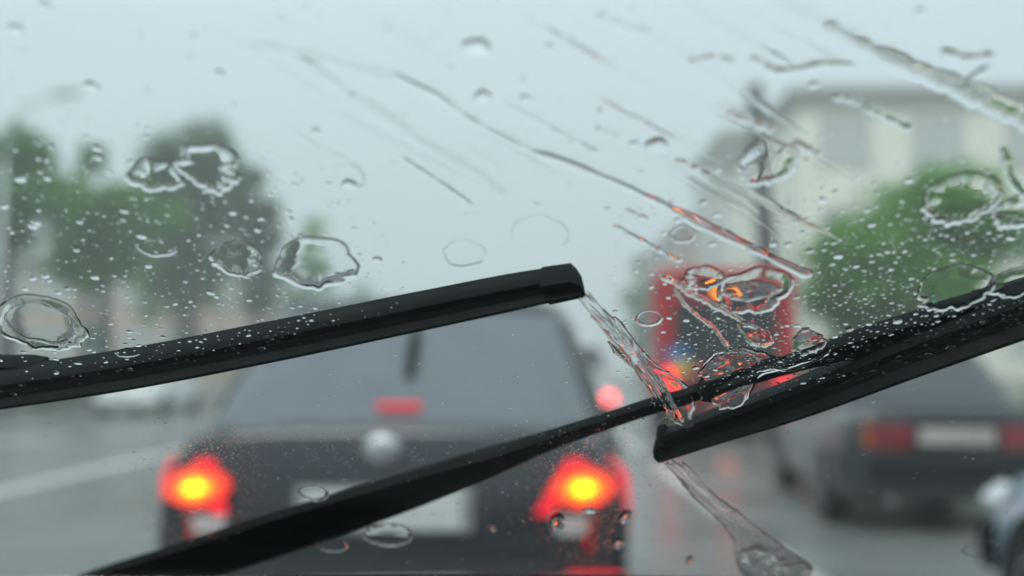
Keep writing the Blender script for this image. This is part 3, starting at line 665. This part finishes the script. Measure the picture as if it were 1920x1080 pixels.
def crater(label, px, py, rpx, wpx, seed=1, amp=.07, jag=.25, hr=.22):
    """splash: a thin film inside an uneven raised rim, steep outside, easing off inwards"""
    CLEAR.append((px, py, rpx + wpx * .4))
    g = G(px, py); s = gscale(px, py); w1 = wobble(seed, amp, (2, 3, 5, 7)); w2 = wobble(seed + 9, jag, (2, 5, 9, 14)); w3 = wobble(seed + 4, .035, (11, 17, 23)); w4 = wobble(seed + 2, .35, (1, 2, 3))
    n = 84; R_ = rpx * s; wd = wpx * s; pk = wd * hr; v = []; f = []
    A = [2 * math.pi * k / n for k in range(n)]
    rad = [R_ * w1(a) * (1 + (w3(a) - 1) * (1 + math.sin(a)) * .7) for a in A]
    hg = [pk * max(.25, w2(a)) * (.8 + .3 * math.sin(a)) for a in A]
    iw = [max(.5, w4(a)) for a in A]; hm_ = sum(hg) / n
    v += [(r_ * math.cos(a), r_ * math.sin(a), 0) for r_, a in zip(rad, A)]; f.append(tuple(reversed(range(n))))
    prof = [(0, 0), (.16, .55), (.34, .88), (.55, 1), (.85, .86), (1.25, .52), (1.7, .27), (2.3, .16)]
    for dx, hh in prof:
        for a, r_, h_, q in zip(A, rad, hg, iw):
            rr = max(r_ - dx * wd * (q if dx > .55 else 1), r_ * .3); mt = max(0, min(1, (dx - .85) / 1.2)); v.append((rr * math.cos(a), rr * math.sin(a), (h_ * (1 - mt) + hm_ * mt) * hh))
    hi = hm_ * .14
    v += [(r_ * .18 * math.cos(a), r_ * .18 * math.sin(a), hi) for r_, a in zip(rad, A)]; v.append((0, 0, hi))
    m_ = len(prof) + 1
    for i in range(m_ - 1):
        o = n + i * n
        for k in range(n):
            q = (k + 1) % n; f.append((o + k, o + q, o + n + q, o + n + k))
    o = n + (m_ - 1) * n; f += [(o + k, o + (k + 1) % n, len(v) - 1) for k in range(n)]
    return water_obj('splash_ring', v, f, (g.x, g.y), label, 'splash ring', 'splash rings on the windscreen')
def pool(label, outline, hmm, edge=.16, seed=1, wavy=.25, cat='water film'):
    """sheet of water with a rounded rim and a wavy top; outline = closed px polygon"""
    P_ = [G(a, b_) for a, b_ in outline]; n0 = len(P_)
    D = []
    for i in range(n0):
        for k in range(7):
            t = k / 7; q = [P_[(i + j) % n0] for j in (-1, 0, 1, 2)]
            D.append(tuple(.5 * (2 * q[1][a] + (q[2][a] - q[0][a]) * t + (2 * q[0][a] - 5 * q[1][a] + 4 * q[2][a] - q[3][a]) * t * t + (3 * q[1][a] - q[0][a] - 3 * q[2][a] + q[3][a]) * t ** 3) for a in (0, 1)))
    n = len(D); cx_ = sum(p_[0] for p_ in D) / n; cy_ = sum(p_[1] for p_ in D) / n
    area = sum(D[i][0] * D[(i + 1) % n][1] - D[(i + 1) % n][0] * D[i][1] for i in range(n))
    if area < 0: D.reverse()
    r = random.Random(seed); w_ = wobble(seed, .05, (9, 17, 29)); h = hmm / 1800
    ph = [(r.uniform(150, 420) * r.choice((-1, 1)), r.uniform(150, 420), r.uniform(0, 6.28)) for _ in range(5)]
    base = [((x - cx_) * w_(6.28 * i / n), (y - cy_) * w_(6.28 * i / n)) for i, (x, y) in enumerate(D)]
    v = [(x, y, 0) for x, y in base]; f = [tuple(reversed(range(n)))]
    prof = (1, .985, .95, .9, .82, .7, .55, .4, .25, .12)
    for s in prof:
        rise = min(1, (1 - s) / edge); z0 = h * math.sqrt(max(0, 1 - (1 - rise) ** 2))
        for x, y in base:
            z = z0 * (1 + wavy * rise * sum(math.sin(a * x * s + b_ * y * s + p_) for a, b_, p_ in ph) / 3)
            v.append((x * s, y * s, max(z, 0)))
    v.append((0, 0, h))
    m_ = len(prof)
    for i in range(m_ - 1):
        o = n + i * n
        for k in range(n):
            q = (k + 1) % n; f.append((o + k, o + q, o + n + q, o + n + k))
    o = n + (m_ - 1) * n; f += [(o + k, o + (k + 1) % n, len(v) - 1) for k in range(n)]
    return water_obj('water_film', v, f, (cx_, cy_), label, cat)
def drop(label, px, py, rpx, seed=1, hr=.42, aspect=1.0, tail=0, amp=.08, group='raindrops on the windscreen', rz=0, flat=1.0, n=16):
    g = G(px, py); s = gscale(px, py); w_ = wobble(seed, amp, (2, 3, 4))
    e = lambda a: rpx * s * w_(a) / math.sqrt(math.cos(a) ** 2 + (math.sin(a) / aspect) ** 2)
    v, f = dome_data(e, rpx * s * hr, n, tail=tail, flat=flat)
    return water_obj('raindrop', v, f, (g.x, g.y), label, 'raindrop', group, rz)

streak('longest trickle, running from upper middle down to the bus top', [(735, 135), (780, 160), (830, 185), (870, 215), (925, 247), (1000, 284), (1060, 303), (1140, 335), (1200, 362), (1270, 396), (1340, 432), (1400, 460), (1450, 485), (1522, 517)], 15, .28, end=.55, seed=2)
streak('long faint trickle left of the longest one', [(560, 105), (640, 165), (720, 215), (790, 265), (850, 300), (905, 332), (945, 368)], 22, .13, seed=3)
streak('thin short trickle above the left wiper tip in open sky', [(755, 295), (800, 325), (845, 355), (887, 384)], 9, seed=4)
streak('straight trickle with a bead, right of the twin drops', [(950, 195), (1020, 232), (1075, 262), (1122, 286)], 10, end=.8, seed=5)
streak('blurred trickle at the very top right of centre', [(1122, 26), (1160, 45), (1222, 64)], 15, seed=6)
streak('thickest trickle, in the top right corner', [(1440, -10), (1500, 22), (1560, 52), (1630, 90), (1700, 122), (1760, 147), (1810, 170), (1850, 190), (1890, 211), (1930, 224), (1985, 240)], 30, .11, seed=7)
streak('short trickle left of the leaning pole top', [(1365, 212), (1410, 229), (1452, 247)], 13, seed=8)
streak('short trickle right of the ring over the leaning pole', [(1487, 264), (1512, 277), (1537, 291)], 11, seed=9)
streak('short flat trickle at the left corner of the cream building', [(1563, 182), (1590, 186), (1614, 192)], 13, seed=10)
streak('beaded trickle on the upper cream wall', [(1622, 200), (1665, 221), (1708, 243)], 11, end=.9, seed=11)
streak('short trickle below the red tinted drop', [(1268, 299), (1300, 314), (1330, 329)], 10, seed=12)
streak('trickle above the bus over the pink building', [(1150, 421), (1200, 449), (1240, 470), (1277, 491)], 10, seed=13)
streak('tiny trickle above the one over the pink building', [(1174, 393), (1195, 402), (1217, 411)], 9, seed=14)
streak('tiny trickle left of the red tinted drop', [(1118, 240), (1140, 248), (1162, 256)], 9, seed=15)
streak('crooked trickle at the right edge beside the round ring', [(1880, 275), (1888, 300), (1894, 330), (1910, 355), (1935, 372)], 10, seed=16)
streak('curved trickle at the top above the leaning pole', [(1408, 106), (1435, 122), (1462, 134), (1505, 127), (1560, 119), (1600, 124)], 13, .3, seed=18)
streak('curved trickle near the top of the right corner', [(1765, 92), (1800, 106), (1830, 107), (1860, 100)], 12, .3, seed=19)
streak('short side branch off the thickest trickle', [(1812, 172), (1822, 145), (1852, 127)], 12, .4, seed=20)
streak('bright trickle crossing the rear window of the bus', [(1238, 516), (1270, 532), (1300, 552), (1335, 570), (1370, 588), (1420, 616)], 12, seed=21)
streak('jagged trickle down the left side of the bus window', [(1262, 540), (1285, 572), (1305, 590), (1335, 612), (1352, 632), (1366, 652), (1384, 662)], 6, seed=22)
streak('faint upper left trickle parallel to the longest one', [(470, 85), (540, 95), (600, 108), (680, 132), (740, 150)], 20, .10, seed=23)
streak('left edge of the run off below the right wiper tip', [(1140, 640), (1165, 668), (1200, 702), (1228, 738), (1252, 772), (1280, 798)], 8, seed=24)
streak('red edged trickle crossing the arm below the bus', [(1196, 664), (1224, 700), (1246, 732), (1262, 760), (1278, 792)], 8, seed=25)
streak('wet edge trickle along the top of the right wiper arm', [(1420, 696), (1450, 690), (1480, 694), (1510, 684), (1540, 668), (1556, 652)], 9, seed=26)
streak('faint trickle below the right half of the sky', [(1290, 118), (1330, 108), (1376, 114)], 13, .2, seed=27)

crater('large clear ring on the upper right of the round tree', 1803, 373, 67, 15, seed=31, amp=.04)
crater('large ring low on the round tree just above the right wiper', 1790, 541, 65, 12, seed=32, amp=.04)
crater('open ring cut by the right edge beside the round tree', 1915, 395, 47, 15, seed=33)
crater('smaller ring at the right edge just above the wiper', 1906, 528, 45, 10, seed=133)
crater('large double ring at the far left above the wiper', 76, 608, 79, 12, seed=34)
ring('inner ring of the large double ring at the far left', 76, 606, 56, 9, seed=35, hr=.28)
crater('ring on the left flank of the tall grey green tree', 290, 330, 45, 13, seed=36, amp=.1, jag=0.23)
crater('wide ring on the top of the tall grey green tree', 393, 315, 59, 14, seed=37, amp=.12, jag=0.23)
crater('jagged ring at the lower right of the tall tree', 445, 486, 49, 12, seed=38, amp=.1, jag=0.20)
ring('broken ring low in the middle of the tall tree', 290, 455, 36, 9, seed=39, arc=(10, 175))
crater('wide ring on the small green tree above the wiper', 592, 495, 77, 14, seed=40, amp=.08, jag=0.20)
ring('faint plain ring in the sky above the left wiper', 870, 476, 38, 7, seed=41, hr=.16)
crater('ring around the leaning pole', 1440, 306, 57, 15, seed=42, jag=0.20)
ring('small ring over the pink building', 1280, 440, 21, 9, seed=43)
ring('faint ring in the sky right of the small green tree', 645, 336, 36, 8, seed=44, arc=(-120, 60), hr=.3)
ring('small neat ring left of the bus', 1217, 597, 22, 9, seed=45, amp=.03)
ring('small ring on the number plate of the grey sedan', 588, 925, 25, 8, seed=46, amp=.05)
ring('small ring below the arm near the bottom', 623, 1022, 26, 7, seed=47)
crater('wide thin ring below the number plate', 727, 1003, 47, 7, seed=48, amp=.05)
ring('faint ring above the left wiper tip', 1012, 440, 52, 8, seed=49, arc=(-200, 40), hr=.2)
crater('wide jagged ring on the top of the bus', 1414, 546, 69, 13, seed=50, jag=0.28)
crater('jagged ring at the top left corner of the bus', 1318, 522, 38, 10, seed=51, jag=0.23)
ring('faint thin ring over the wet road at the lower right', 1842, 1030, 30, 5, seed=52, hr=.2)
ring('arched ring below the bus window over the wiper arm', 1368, 690, 52, 14, seed=53, arc=(-175, -10), hr=.35)

pool('run off sheet trailing from the tip of the right wiper', [(1250, 866), (1286, 872), (1338, 924), (1392, 966), (1436, 1000), (1476, 1030), (1520, 1062), (1500, 1086), (1420, 1092), (1384, 1062), (1374, 1012), (1346, 976), (1302, 934), (1266, 894)], 1.3, .22, seed=61)
pool('oval puddle at the foot of the right wiper run off', [(1385, 1040), (1420, 1022), (1470, 1032), (1512, 1056), (1520, 1082), (1460, 1096), (1400, 1086)], 1.9, .5, seed=62)
pool('long run off sheet slanting down from the left wiper tip to the arm', [(1080, 548), (1104, 550), (1130, 578), (1165, 604), (1192, 640), (1222, 674), (1262, 704), (1300, 738), (1296, 800), (1270, 794), (1238, 750), (1202, 704), (1162, 660), (1128, 618), (1098, 580)], 1.25, .35, seed=63, wavy=.4)
pool('thick film of water under the bus window', [(1330, 676), (1360, 660), (1398, 650), (1440, 664), (1480, 668), (1512, 660), (1520, 676), (1478, 692), (1430, 704), (1412, 730), (1392, 760), (1352, 766), (1318, 748), (1306, 716)], 1.7, .3, seed=65, wavy=.4)
pool('lobe of water at the right end of the bus window', [(1400, 600), (1424, 612), (1444, 622), (1450, 644), (1428, 652), (1402, 644), (1392, 626), (1380, 610)], 1.1, .35, seed=66, wavy=.5)
pool('water tongue right of the bus above the arm', [(1484, 640), (1506, 618), (1538, 626), (1550, 644), (1530, 660), (1500, 664)], 1.2, .4, seed=67, wavy=.4)
pool('splash patch at the top right corner of the bus', [(1372, 532), (1402, 526), (1440, 530), (1462, 542), (1444, 556), (1400, 566), (1368, 560), (1354, 546)], 1.0, .3, seed=68, wavy=.3)
pool('small wet smear on top of the left wiper', [(215, 660), (240, 652), (262, 660), (256, 668), (228, 670)], .9, .4, seed=69)

BIG = [(895, 88, 26, 'largest blurred drop near the top centre'), (905, 181, 18, 'bean shaped drop, left of the twin drops in the sky'), (985, 185, 11, 'smaller right one of the twin drops in the sky'),
       (1232, 273, 22, 'red tinted drop in the sky right of centre'), (172, 162, 14, 'dark tilted drop in the upper left sky'), (412, 138, 11, 'small drop in the sky above the tall tree'),
       (593, 247, 9, 'small dark drop in the sky right of the tall tree'), (655, 346, 15, 'flat drop inside the faint sky ring'), (1105, 957, 13, 'round drop just under the right brake light'),
       (30, 55, 14, 'blurred drop in the top left corner'), (1030, 88, 9, 'faint small drop right of the largest blurred one'), (85, 12, 12, 'faint drop at the top left edge'), (1188, 270, 9, 'small drop just left of the red tinted one'),
       (1542, 375, 8, 'lone drop on the cream wall left of the round tree'), (708, 487, 9, 'lone drop right of the small green tree'), (1683, 602, 9, 'drop in front of the green traffic light'), (1725, 22, 10, 'small drop at the top right'), (1336, 458, 8, 'drop between long trickle and pole foot'),
       (1450, 458, 8, 'left one of two drops at the pole foot'), (1477, 458, 8, 'right one of two drops at the pole foot'), (405, 495, 9, 'drop left of the jagged ring on the tall tree'), (62, 425, 9, 'oval drop on the left edge trees'), (85, 518, 8, 'drop left of the tan building gap')]
for i, (a, b_, r_, lab) in enumerate(BIG):
    drop(lab, a, b_, r_, seed=100 + i, aspect=rnd.uniform(.8, 1.1), hr=rnd.uniform(.34, .44), amp=.1, flat=.9)
for a, b_, r_, asp, lab in ((1044, 980, 13, 2.9, 'tall crooked drop glinting below the right brake light'), (1172, 970, 11, 2.6, 'tall drop glinting right of the right brake light'), (1160, 1018, 11, 2.3, 'lower tall drop glinting under the right brake light'), (925, 990, 6, 3.4, 'thin upright drop left of the right brake light'), (1292, 1050, 6, 4.0, 'thin upright drop left of the run off puddle')):
    drop(lab, a, b_, r_, seed=int(a), aspect=asp, hr=.3, amp=.16, flat=.9, n=20)

# thin films drawn out by the last wipe: nobody could count them
fv = []; ff = []
for i in range(22):
    x0 = rnd.uniform(380, 1500); y0 = rnd.uniform(-20, 330); L_ = rnd.uniform(60, 330); sl = rnd.uniform(.45, .62)
    if y0 + L_ * sl > 470: continue
    n_ = 22; jw = wobble(900 + i, .5, (1, 3, 7)); path = []; hw = []; ht = []
    for k in range(n_):
        t = k / (n_ - 1); g = G(x0 + L_ * t, y0 + L_ * sl * t + (jw(t * 5) - 1) * 5); path.append(Vector((g.x, g.y)))
        q = gscale(x0, y0) * rnd.uniform(.8, 1.2) * (3.2 + 4 * (i % 3)) * math.sin(math.pi * (t * .96 + .02)) ** .6; hw.append(q); ht.append(q * (.04 + .025 * (i % 4)))
    v, f = ridge_data(path, hw, ht, False, prof=slump); k = len(fv); fv += v; ff += [tuple(j + k for j in q) for q in f]
mb = MB(); mb.v = fv; mb.f = ff; me = mb.mesh('film_streaks', WATER, True, fix=False)
o = bpy.data.objects.new('film_streaks', me); col.objects.link(o); o.matrix_world = PM @ Matrix.Translation((0, 0, .00003))
o['label'] = 'thin slanting films of water left by the last wipe'; o['category'] = 'rain'; o['kind'] = 'stuff'

# small rain: the 260 largest singly, the rest as one spray
def yl(x): return 738 - .155 * x - .00004 * x * x                # line of the left blade
def yr(x): return 842 - (x - 1236) * .35
cand = []
def scatter(n, fx, size, zone):
    k = 0; tries = 0
    while k < n and tries < n * 60:
        tries += 1; q = fx()
        if q is None: continue
        a, b_ = q; r_ = size()
        if any(((a - c[0]) ** 2 + ((b_ - c[1]) * 1.75) ** 2) < (c[2] + r_) ** 2 for c in CLEAR): continue
        if any((a - c[0]) ** 2 + (b_ - c[1]) ** 2 < (r_ + c[2] + 1) ** 2 for c in cand[-700:]): continue
        cand.append((a, b_, r_, zone)); k += 1
def fine(): return min(8.5, max(1.5, rnd.lognormvariate(.85, .55)))
def tiny(): return min(3.4, max(1.1, rnd.lognormvariate(.45, .3)))
def zl():
    a = rnd.uniform(0, 760); top = 225 + max(0, a - 420) * .45; bot = yl(a) + 8
    b_ = top + (bot - top) * rnd.random() ** .62
    if a > 500 and rnd.random() < (a - 500) / 330: return None
    return a, b_
def zr():
    a = 1140 + 780 * rnd.random() ** .75; top = 300 + (60 if a < 1480 else 0); bot = min(yr(a) + 5, 720)
    if bot < top: return None
    b_ = top + (bot - top) * rnd.random() ** .6
    if a < 1500 and rnd.random() < .45: return None
    return a, b_
def zs(): return rnd.uniform(0, 1920), rnd.uniform(0, 420)
def zb_():
    a = rnd.uniform(0, 1920); b_ = rnd.uniform(600, 1078)
    if b_ < (yl(a) + 60 if a < 1090 else yr(a) + 50 if a > 1225 else 560): return None
    return a, b_
def zred(cx_, cy_, s): return lambda: (rnd.gauss(cx_, s), min(1078, rnd.gauss(cy_, s * .8)))
scatter(720, zl, fine, 'l'); scatter(1000, zr, fine, 'r'); scatter(120, zs, lambda: fine() * 1.15, 's'); scatter(300, zb_, tiny, 'b')
scatter(240, zred(1095, 930, 95), tiny, 'b'); scatter(150, zred(370, 930, 80), tiny, 'b')
def mist(): return rnd.uniform(.9, 2.1)
def zst():                                                       # wiped-on dashes slanting over the left tail light and boot lid
    k = rnd.randrange(40); t = rnd.random(); x0 = 330 + k * 11 + rnd.gauss(0, 2)
    return x0 + t * 62, 790 + (k * 37 % 30) + t * 70 + rnd.gauss(0, 1)
def ztr():                                                       # beads left beside the trickles
    P_ = rnd.choice(TRAILS); k = rnd.randrange(len(P_) - 1); t = rnd.random()
    return P_[k][0] + (P_[k + 1][0] - P_[k][0]) * t + rnd.gauss(0, 9), P_[k][1] + (P_[k + 1][1] - P_[k][1]) * t + rnd.choice((-1, 1)) * rnd.uniform(7, 16)
scatter(220, ztr, tiny, 'b'); scatter(260, zred(1400, 640, 62), tiny, 'b'); scatter(90, zred(1230, 690, 40), tiny, 'b')
scatter(1500, zred(1100, 905, 100), mist, 'm'); scatter(900, zred(365, 900, 72), mist, 'm'); scatter(300, zst, mist, 'm')
def zone(a, b_, z):
    if z == 's': return ('small raindrop against the sky in the upper left half' if a < 960 else 'small raindrop against the sky or wall in the upper right half'), 'small raindrops over the sky'
    if z == 'l':
        if b_ > yl(a) - 48: t = 'small raindrop close along the top of the left wiper'
        elif a > 500: t = 'small raindrop right of the tall left tree, near the small green tree'
        elif a > 235: t = 'small raindrop over the tall grey green tree'
        else: t = 'small raindrop over the trees at the left edge'
        return t, 'small raindrops over the left trees'
    if z == 'r':
        if b_ > yr(a) - 75: t = 'small raindrop close along the top of the right wiper'
        elif a < 1225: t = 'small raindrop over the misty gap left of the bus'
        elif a < 1500: t = 'small raindrop over the red bus' if b_ > 500 else 'small raindrop over the pole and grey building above the bus'
        elif b_ < 400: t = 'small raindrop over the cream wall and top of the round tree'
        else: t = 'small raindrop over the middle of the round tree'
        return t, 'small raindrops over the right side'
    return 'speck of rain on the wiped glass below the wipers', 'rain specks on the wiped glass'
cand.sort(key=lambda c: -c[2])
protos = []
for i in range(8):
    w_ = wobble(300 + i, .12, (1, 2, 3)); asp = rnd.uniform(.65, 1.0)
    e = lambda a, w_=w_, asp=asp: w_(a) / math.sqrt(math.cos(a) ** 2 + (math.sin(a) / asp) ** 2)
    protos.append(dome_data(e, rnd.uniform(.24, .5), 12, (1, .9, .72, .42)))
pm = []
for v, f in protos:
    mb = MB(); mb.v = v; mb.f = f; me = mb.mesh('raindrop', WATER, True, fix=False); me.polygons[0].use_smooth = False; pm.append(me)
sv = []; sf = []; flat_faces = []
for i, (a, b_, r_, z) in enumerate(cand):
    g = G(a, b_); s = gscale(a, b_) * r_ * 1.12; ang = rnd.uniform(-.5, .5)
    if i < 260:
        o = bpy.data.objects.new('raindrop', pm[i % 8]); col.objects.link(o)
        o.matrix_world = PM @ Matrix.Translation((g.x, g.y, .00006)) @ Matrix.Rotation(ang, 4, 'Z') @ Matrix.Scale(s, 4)
        zl_, zg_ = zone(a, b_, z); tag(o, zl_, 'raindrop', zg_)
    else:
        v, f = protos[i % 8]; k = len(sv); ca, sa = math.cos(ang) * s, math.sin(ang) * s
        hz = s * {'b': .6, 'm': .16}.get(z, 1)
        sv += [(g.x + x * ca - y * sa, g.y + x * sa + y * ca, zz * hz) for x, y, zz in v]
        flat_faces.append(len(sf)); sf += [tuple(j + k for j in q) for q in f]
mb = MB(); mb.v = sv; mb.f = sf; me = mb.mesh('rain_spray', WATER, True, fix=False)
for k in flat_faces: me.polygons[k].use_smooth = False
o = bpy.data.objects.new('rain_spray', me); col.objects.link(o); o.matrix_world = PM @ Matrix.Translation((0, 0, .00006))
o['label'] = 'fine spray of tiny raindrops across the windscreen'; o['category'] = 'rain'; o['kind'] = 'stuff'

# ------------------------------------------------------------------ rain haze
hm = bpy.data.materials.new('rain_haze'); hm.use_nodes = True
n = hm.node_tree.nodes; n.clear(); ho = n.new('ShaderNodeOutputMaterial'); pv = n.new('ShaderNodeVolumePrincipled')
pv.inputs['Color'].default_value = (.97, .985, 1, 1); pv.inputs['Density'].default_value = .0052; pv.inputs['Anisotropy'].default_value = .2
hm.node_tree.links.new(pv.outputs[0], ho.inputs['Volume'])
hz = MB().box(-125, 125, -18, 256, -1.4, 26).build('haze', hm); hz['kind'] = 'stuff'
